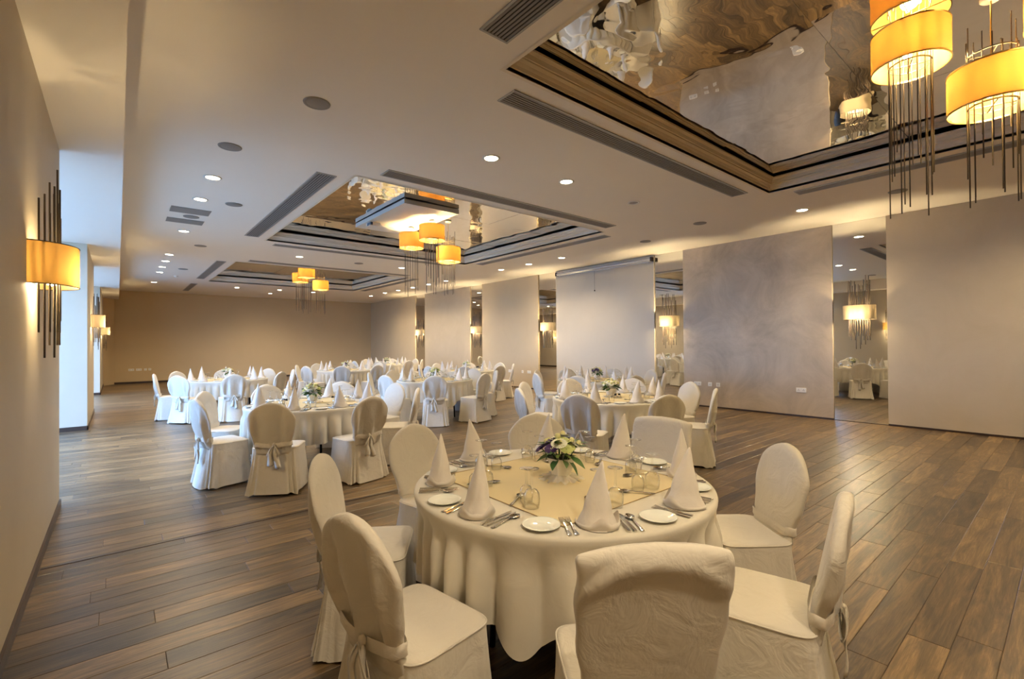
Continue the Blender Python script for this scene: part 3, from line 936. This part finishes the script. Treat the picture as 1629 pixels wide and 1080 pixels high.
# ---- napkin: tall cone with a turned-up cuff
def napkin_mesh(seed):
    q = random.Random(seed)
    N = 48
    H = 0.265 + q.uniform(-0.012, 0.012)
    lean = q.uniform(-0.02, 0.02)
    rings = []
    for i in range(15):
        u = i / 14
        r = 0.074 * (1 - u) ** 1.12 + 0.0085 * (1 - u) ** 0.3 + 0.001 - 0.006 * math.exp(-((u - 0.22) / 0.1) ** 2)
        ring = []
        for j in range(N):
            a = 2 * pi * j / N
            spiral = ((a - 1.2 * u + 0.6) % (2 * pi)) / (2 * pi)
            rr = r * (1.0 + 0.09 * spiral) + 0.002 * sin(3 * a + 4 * u)
            ring.append((rr * cos(a) * 1.08 + lean * u * u * 1.5, rr * sin(a) * 0.88 + lean * u, 0.001 + H * u))
        rings.append(ring)
    cone = fix_normals(MB().loft(rings, cap1=True).mesh('folded_napkin', M['napkin'], True))
    # cuff: band round the base rising to two points, dipping at the front
    rings = []
    for i in range(7):
        u = i / 6
        ring = []
        for j in range(N + 1):
            a = -pi * 0.92 + 2 * pi * 0.92 * j / N
            hh = 0.016 + 0.040 * math.exp(-((abs(a) - 0.85) / 0.38) ** 2) + 0.012 * math.exp(-(a / 0.3) ** 2)
            z = 0.001 + hh * u
            r = 0.0815 + 0.010 * sin(pi * u * 0.8) + 0.008 * u * math.exp(-((abs(a) - 0.85) / 0.4) ** 2) - 0.010 * (z / 0.07) * 0.8
            ring.append((r * cos(a) * 1.10, r * sin(a) * 0.94, z))
        rings.append(ring)
    cuff = MB().loft(rings, closed=False).mesh('cuff', M['napkin'], True)
    return cone, cuff
NAP = [napkin_mesh(s) for s in (1, 2, 3, 4)]

PLATE = MB().lathe([(0.0005, 0.004), (0.05, 0.004), (0.056, 0.006), (0.078, 0.0135), (0.085, 0.0155), (0.0862, 0.014), (0.078, 0.010), (0.055, 0.0012), (0.048, 0.0), (0.0005, 0.0)], 40).mesh('side_plate', M['china'], True)
# inverted stem glasses: rim on the table, foot on top
def glass_mesh(R, Hb, Hs, Rf, n=24):
    pr = [(R * 0.90, 0.0), (R * 0.97, Hb * 0.25), (R, Hb * 0.5), (R * 0.9, Hb * 0.75), (R * 0.62, Hb * 0.92), (R * 0.28, Hb * 1.0), (0.006, Hb * 1.07), (0.0048, Hb + Hs * 0.4), (0.0048, Hb + Hs * 0.75), (0.007, Hb + Hs * 0.9), (0.02, Hb + Hs * 0.97), (Rf, Hb + Hs), (Rf, Hb + Hs + 0.002), (0.0005, Hb + Hs + 0.0025)]
    inner = [(R * 0.885, 0.0), (R * 0.955, Hb * 0.25), (R * 0.985, Hb * 0.5), (R * 0.885, Hb * 0.75), (R * 0.60, Hb * 0.90), (R * 0.25, Hb * 0.975), (0.0005, Hb * 0.985)]
    return MB().lathe(list(reversed(inner)) + pr, n).mesh('wine_glass', M['glass'], True)
GL = [glass_mesh(0.037, 0.085, 0.085, 0.034), glass_mesh(0.032, 0.075, 0.075, 0.031)]

def cut_poly(name, pts, z0, z1, extra=None):
    mb = MB()
    n = len(pts)
    bot = [(x, y, z0 + zz) for x, y, zz in pts]
    top = [(x, y, z1 + zz) for x, y, zz in pts]
    mb.add(bot + top, [tuple(range(n - 1, -1, -1)), tuple(range(n, 2 * n))] + [(i, (i + 1) % n, n + (i + 1) % n, n + i) for i in range(n)])
    if extra: extra(mb)
    return mb.mesh(name, M['steel'])
def handle(mb, L, z=0.002):
    secs = [(0, 0.0075), (0.01, 0.0105), (0.05, 0.008), (0.09, 0.005), (L, 0.0032)]
    rg = []
    for y, w in secs:
        zz = z + 0.006 * (y / L) ** 2
        rg.append([(-w, y, zz), (w, y, zz), (w * 0.7, y, zz + 0.003), (-w * 0.7, y, zz + 0.003)])
    mb.loft(rg, cap0=True, cap1=True)
fk = MB(); handle(fk, 0.125)
fk.loft([[(-w, y, z), (w, y, z), (w, y, z + 0.002), (-w, y, z + 0.002)] for y, w, z in ((0.122, 0.003, 0.008), (0.132, 0.008, 0.006), (0.142, 0.012, 0.004), (0.150, 0.012, 0.004))], cap0=True, cap1=True)
for i in range(4):
    c = -0.0102 + 0.0068 * i
    fk.loft([[(c - w, y, z), (c + w, y, z), (c + w, y, z + 0.0018), (c - w, y, z + 0.0018)] for y, w, z in ((0.149, 0.0018, 0.004), (0.175, 0.0016, 0.005), (0.195, 0.0008, 0.009))], cap0=True, cap1=True)
FORK = fk.mesh('fork', M['steel'])
kn = MB()
kn.loft([[(-w, y, 0.001), (w, y, 0.001), (w * 0.8, y, 0.008), (-w * 0.8, y, 0.008)] for y, w in ((0, 0.007), (0.015, 0.009), (0.07, 0.008), (0.10, 0.007), (0.112, 0.005))], cap0=True, cap1=True)
kn.loft([[(a, y, 0.003), (b, y, 0.0045), (a, y, 0.005)] for y, a, b in ((0.110, -0.006, 0.004), (0.125, -0.007, 0.011), (0.18, -0.007, 0.012), (0.205, -0.006, 0.008), (0.222, -0.005, -0.002))], cap0=True, cap1=True)
KNIFE = kn.mesh('knife', M['steel'])
sp = MB(); handle(sp, 0.135)
rg = []
for i in range(11):
    t = i / 10
    y = 0.132 + 0.068 * t
    w = 0.0215 * max(0.0, sin(pi * min(1, t * 0.92 + 0.06))) ** 0.7 + 0.0012
    row = []
    for j in range(9):
        s = -1 + j / 4
        dep = 0.009 * sin(pi * min(1, max(0, t))) * (1 - s * s)
        row.append((w * s, y, 0.0095 - dep))
    rg.append(row)
sp.loft(rg, closed=False)
SPOON = sp.mesh('spoon', M['steel'], True)

# ---- flowers
def pot_mesh():
    n = 8
    rg = []
    for r, z in ((0.045, 0.0), (0.048, 0.004), (0.062, 0.06), (0.078, 0.115), (0.080, 0.120), (0.076, 0.120), (0.066, 0.09), (0.02, 0.085)):
        rg.append([(r * cos(2 * pi * j / n + 0.2), r * sin(2 * pi * j / n + 0.2), z) for j in range(n)])
    return MB().loft(rg, cap0=True, cap1=True).mesh('pot', M['pot'])
POT = pot_mesh()
def tulle_mesh():
    N = 90
    rg = []
    for u in (0, 0.3, 0.6, 0.85, 1.0):
        ring = []
        for j in range(N):
            a = 2 * pi * j / N
            r = 0.050 + 0.058 * u + 0.014 * u * sin(9 * a) + 0.008 * u * sin(23 * a + 1)
            z = 0.030 * (1 - u) ** 1.5 + 0.003 + 0.018 * u * (0.5 + 0.5 * sin(15 * a + 2)) * (1.1 - 0.4 * u)
            ring.append((r * cos(a), r * sin(a), z))
        rg.append(ring)
    return MB().loft(rg).mesh('tulle_wrap', M['tulle'], True)
TULLE = tulle_mesh()
def leaf_mesh(name, L, W, mat, curl):
    rg = []
    for i in range(7):
        t = i / 6
        w = W * sin(pi * t ** 0.8) + 0.0008
        z = -curl * t * t
        rg.append([(L * t, -w, z + 0.15 * w), (L * t, 0, z), (L * t, w, z + 0.15 * w)])
    return MB().loft(rg, closed=False).mesh(name, mat, True)
LEAF = [leaf_mesh('leaf', 0.085, 0.017, M['leaf'], 0.03), leaf_mesh('leaf', 0.07, 0.020, M['leaf'], 0.015), leaf_mesh('leaf', 0.06, 0.012, M['leaf2'], 0.01)]
def bloom(name, mat, n1, L, W, layers=3):
    mb = MB()
    for ly in range(layers):
        tilt = 0.10 + 0.27 * ly
        nn = n1 - 3 * ly
        for i in range(nn):
            a = 2 * pi * (i + 0.5 * ly) / nn
            l = L * (1 - 0.18 * ly)
            rg = []
            for k in range(4):
                t = k / 3
                r = 0.006 + l * t * cos(tilt)
                z = 0.004 + l * t * sin(tilt) * (1.1 - 0.35 * t)
                w = W * (0.5 + 0.9 * t) * (1 if k < 3 else 0.45)
                rg.append([(r * cos(a) - w * s * sin(a), r * sin(a) + w * s * cos(a), z + (0.1 * w if s else 0)) for s in (-1, 0, 1)])
            mb.loft(rg, closed=False)
    return mb.mesh(name, mat, True)
BLOOM = [bloom('flower', M['petal_w'], 22, 0.030, 0.0046, 4), bloom('flower', M['petal_p'], 9, 0.026, 0.010), bloom('flower', M['petal_g'], 12, 0.026, 0.007)]
EYE = MB().lathe([(0.0005, 0.028), (0.007, 0.0265), (0.0125, 0.019), (0.011, 0.007), (0.006, 0.001)], 10).mesh('flower_centre', M['stamen'], True)
STEM = MB().tube([(0, 0, 0), (0, 0, 1)], 0.0022, 5).mesh('stem', M['leaf'], True)

def bouquet(x, y, z, label, seed, purple=True, full=True):
    q = random.Random(seed)
    t = thing('flower_vase', label, 'vase', (x, y, z), q.uniform(0, 6), 'white vases of flowers on the tables')
    obj('pot', POT, t)
    obj('tulle_wrap', TULLE, t)
    nf = 17 if full else 9
    for i in range(nf):
        a = i * 2.399 + q.uniform(-0.3, 0.3)
        rr = 0.102 * sqrt((i + 0.4) / nf)
        hz = 0.212 - 4.6 * rr * rr + q.uniform(-0.008, 0.015)
        kd = (0, 2, 0, 1, 0, 1, 0, 1, 0, 2, 0, 1, 0)[i % 13]
        if not purple and kd == 1: kd = 0 if i % 2 else 2
        nrm = Vector((rr * cos(a) * 7, rr * sin(a) * 7, 1)).normalized()
        e = nrm.to_track_quat('Z', 'Y').to_euler()
        f = obj('flower', BLOOM[kd], t, loc=(rr * cos(a), rr * sin(a), hz), rot=e, scale=(q.uniform(1.1, 1.35),) * 3)
        if kd == 0: obj('flower_centre', EYE, f)
        obj('stem', STEM, f, loc=(0, 0, -0.085), scale=(1, 1, 0.09))
    for i in range(40 if full else 22):
        a = i * 2.399 + q.uniform(-0.4, 0.4)
        lvl = q.random()
        b = -0.45 + 1.25 * lvl
        r0 = 0.035 + 0.035 * q.random() * (1 - 0.5 * lvl)
        zz = 0.115 + 0.075 * lvl
        k = q.choice((0, 0, 1, 1, 2))
        obj('leaf', LEAF[k], t, loc=(r0 * cos(a), r0 * sin(a), zz), rot=(q.uniform(-0.5, 0.5), -b, a), scale=(q.uniform(0.85, 1.25),) * 3)
    return t

SHAKER = MB().lathe([(0.0005, 0.0), (0.018, 0.0), (0.02, 0.004), (0.017, 0.03), (0.015, 0.045)], 14).mesh('shaker_body', M['glass'], True)
SHCAP = MB().lathe([(0.016, 0.043), (0.017, 0.046), (0.016, 0.060), (0.010, 0.066), (0.0005, 0.067)], 14).mesh('shaker_cap', M['dark_metal'], True)

# ---- tables: name -> centre, seat angle offset, descriptor, detail
TABLES = [
    dict(c=(1.84, 1.80), angs=[237, 280, 324, 8, 53, 100, 145, 191], r=0.965, d='nearest round table', lvl=3),
    dict(c=(1.90, 6.22), a0=235, d='round table left of centre', lvl=3),
    dict(c=(5.10, 4.05), a0=202.5, d='round table right of centre', lvl=3),
    dict(c=(7.32, 6.15), a0=205, d='table beside the projection screen', lvl=2),
    dict(c=(5.05, 8.55), a0=240, d='middle table past the left one', lvl=2),
    dict(c=(7.45, 10.9), a0=232, d='table by the third mirror strip', lvl=1),
    dict(c=(1.85, 11.9), a0=220, d='far left table', lvl=1),
    dict(c=(5.10, 13.7), a0=245, d='far middle table', lvl=1),
    dict(c=(7.60, 16.3), a0=235, d='farthest table near the back corner', lvl=1),
]
SEATN = ['front', 'front right', 'right', 'back right', 'back', 'back left', 'left', 'front left']
ntab = len(TABLES)
for ti, T in enumerate(TABLES):
    cx, cy = T['c']
    d = T['d']
    angs = T.get('angs') or [T['a0'] + 45 * k for k in range(8)]
    to_cam = math.degrees(atan2(-cy, -cx))
    # order seats counter clockwise starting from the one nearest the viewer
    rel = sorted(angs, key=lambda a: ((a - to_cam + 22.5) % 360))
    q = random.Random(100 + ti)
    rot = q.uniform(0, pi) if ti else radians(214)
    t = thing('banquet_table', 'round wooden banquet table hidden under cloth, the ' + d, 'table', (cx, cy, 0), 0, 'round banquet tables')
    obj('tabletop', TOP, t)
    for k in range(4):
        a = rot + pi / 4 + k * pi / 2
        obj('leg', LEG, t, loc=(0.42 * cos(a), 0.42 * sin(a), 0), rot=(0, 0, a))
    c = tag(obj('tablecloth', CLOTH[ti % 3], loc=(cx, cy, 0), rot=(0, 0, rot)), 'white floor-hanging tablecloth on the ' + d, 'tablecloth', 'white round tablecloths')
    c['label'] = 'white draped tablecloth on the ' + d
    ov = tag(obj('overlay_cloth', OVER, loc=(cx, cy, 0), rot=(0, 0, 0 if ti == 0 else q.uniform(-0.2, 0.2))), 'square cream organza overlay on the ' + d, 'overlay cloth', 'cream organza overlays')
    obj('overlay_hem', HEM, ov)
    bouquet(cx - 0.01, cy - 0.01, 0.769, 'white pot of white%s flowers on the %s' % (' and purple' if ti == 0 else ' and green', d), 60 + ti, ti in (0, 3, 7), T['lvl'] > 1)
    for k, adeg in enumerate(rel):
        a = radians(adeg)
        ua, ta = Vector((cos(a), sin(a))), Vector((-sin(a), cos(a)))
        sn = SEATN[k]
        R0 = T.get('r', 1.0) + (q.uniform(-0.02, 0.03) if ti else 0.0)
        sq = ti == 0 and sn in ('front',)
        sq = sq or (ti == 0 and abs(adeg - 8) < 1)
        lab = 'white fabric covered chair at the %s, %s seat' % (d, sn)
        if sq: lab = 'white chair with loose square-topped cover at the %s, %s seat' % (d, sn)
        chair(cx + R0 * cos(a), cy + R0 * sin(a), a + pi / 2 + q.uniform(-0.09, 0.09), lab, 'covered chairs at the ' + d, (ti * 3 + k) % 4, sq)
        def put(o, r, tt, z=0.765, rz=0.0):
            p = Vector((cx, cy)) + ua * r + ta * tt
            o.location = (p.x, p.y, z)
            o.rotation_euler = (0, 0, rz)
        place = 'on the %s, %s place' % (d, sn)
        cone, cuff = NAP[(ti + k * 3) % 4]
        n_ = thing('cone_napkin', 'white cone-folded napkin ' + place, 'napkin', (0, 0, 0), 0, 'cone-folded napkins')
        put(n_, 0.655 + q.uniform(-0.015, 0.015), 0.0, 0.766, q.uniform(0, 6.28))
        n_.scale = (0.94, 0.94, 1.0)
        obj('folded_cone', cone, n_); obj('cuff', cuff, n_)
        p_ = tag(obj('side_plate', PLATE, scale=(0.9, 0.9, 0.95)), 'small white side plate ' + place, 'plate', 'side plates')
        put(p_, 0.640, -0.226, 0.7645 if True else 0)
        for gi, (r, tt) in enumerate(((0.455, 0.145), (0.405, 0.075))):
            g_ = tag(obj('wine_glass', GL[gi]), '%s upturned wine glass %s' % ('larger' if gi == 0 else 'smaller', place), 'glass', 'upturned wine glasses')
            put(g_, r + q.uniform(-0.006, 0.006), tt, 0.7695)
        if T['lvl'] >= 2:
            ro = a + pi / 2
            jt = lambda: q.uniform(-0.012, 0.012)
            # handle ends lie near the rim, heads point to the table centre
            for ci, tt in enumerate((-0.132, -0.104)):
                o_ = tag(obj('fork', FORK, scale=(0.88, 0.88, 0.88)), '%s steel fork %s' % ('left' if ci == 0 else 'right', place), 'fork', 'steel forks')
                put(o_, 0.742, tt, 0.7655, ro + jt())
            for ci, tt in enumerate((0.102, 0.127)):
                o_ = tag(obj('knife', KNIFE, scale=(0.88, 0.88, 0.88)), '%s steel knife %s' % ('left' if ci == 0 else 'right', place), 'knife', 'steel knives')
                put(o_, 0.742, tt, 0.7655, ro + jt())
            o_ = tag(obj('spoon', SPOON, scale=(0.88, 0.88, 0.88)), 'steel soup spoon ' + place, 'spoon', 'steel spoons')
            put(o_, 0.742, 0.158, 0.7655, ro + jt())
            if T['lvl'] >= 3:
                o_ = tag(obj('spoon', SPOON, scale=(0.88, 0.88, 0.88)), 'steel dessert spoon crosswise ' + place, 'spoon', 'steel spoons')
                put(o_, 0.505, 0.06, 0.7695, a + 0.25 + pi / 2 * 2 - pi / 2 + q.uniform(-0.2, 0.2))
    if ti in (1, 2):
        for k, (dx, dy) in enumerate(((0.24, -0.02), (0.27, -0.05), (-0.32, 0.10), (-0.30, 0.06)) if ti == 1 else ((-0.10, -0.16), (-0.06, -0.19))):
            t = thing('shaker', '%s with dark cap on the %s, %s' % ('salt shaker' if k % 2 == 0 else 'pepper shaker', d, 'right of the vase' if k < 2 and ti == 1 else ('left of the vase' if ti == 1 else 'before the vase')), 'shaker', (cx + dx, cy + dy, 0.7695), 0, 'salt and pepper shakers')
            obj('shaker_body', SHAKER, t); obj('shaker_cap', SHCAP, t)

for me in bpy.data.meshes:
    me.update()
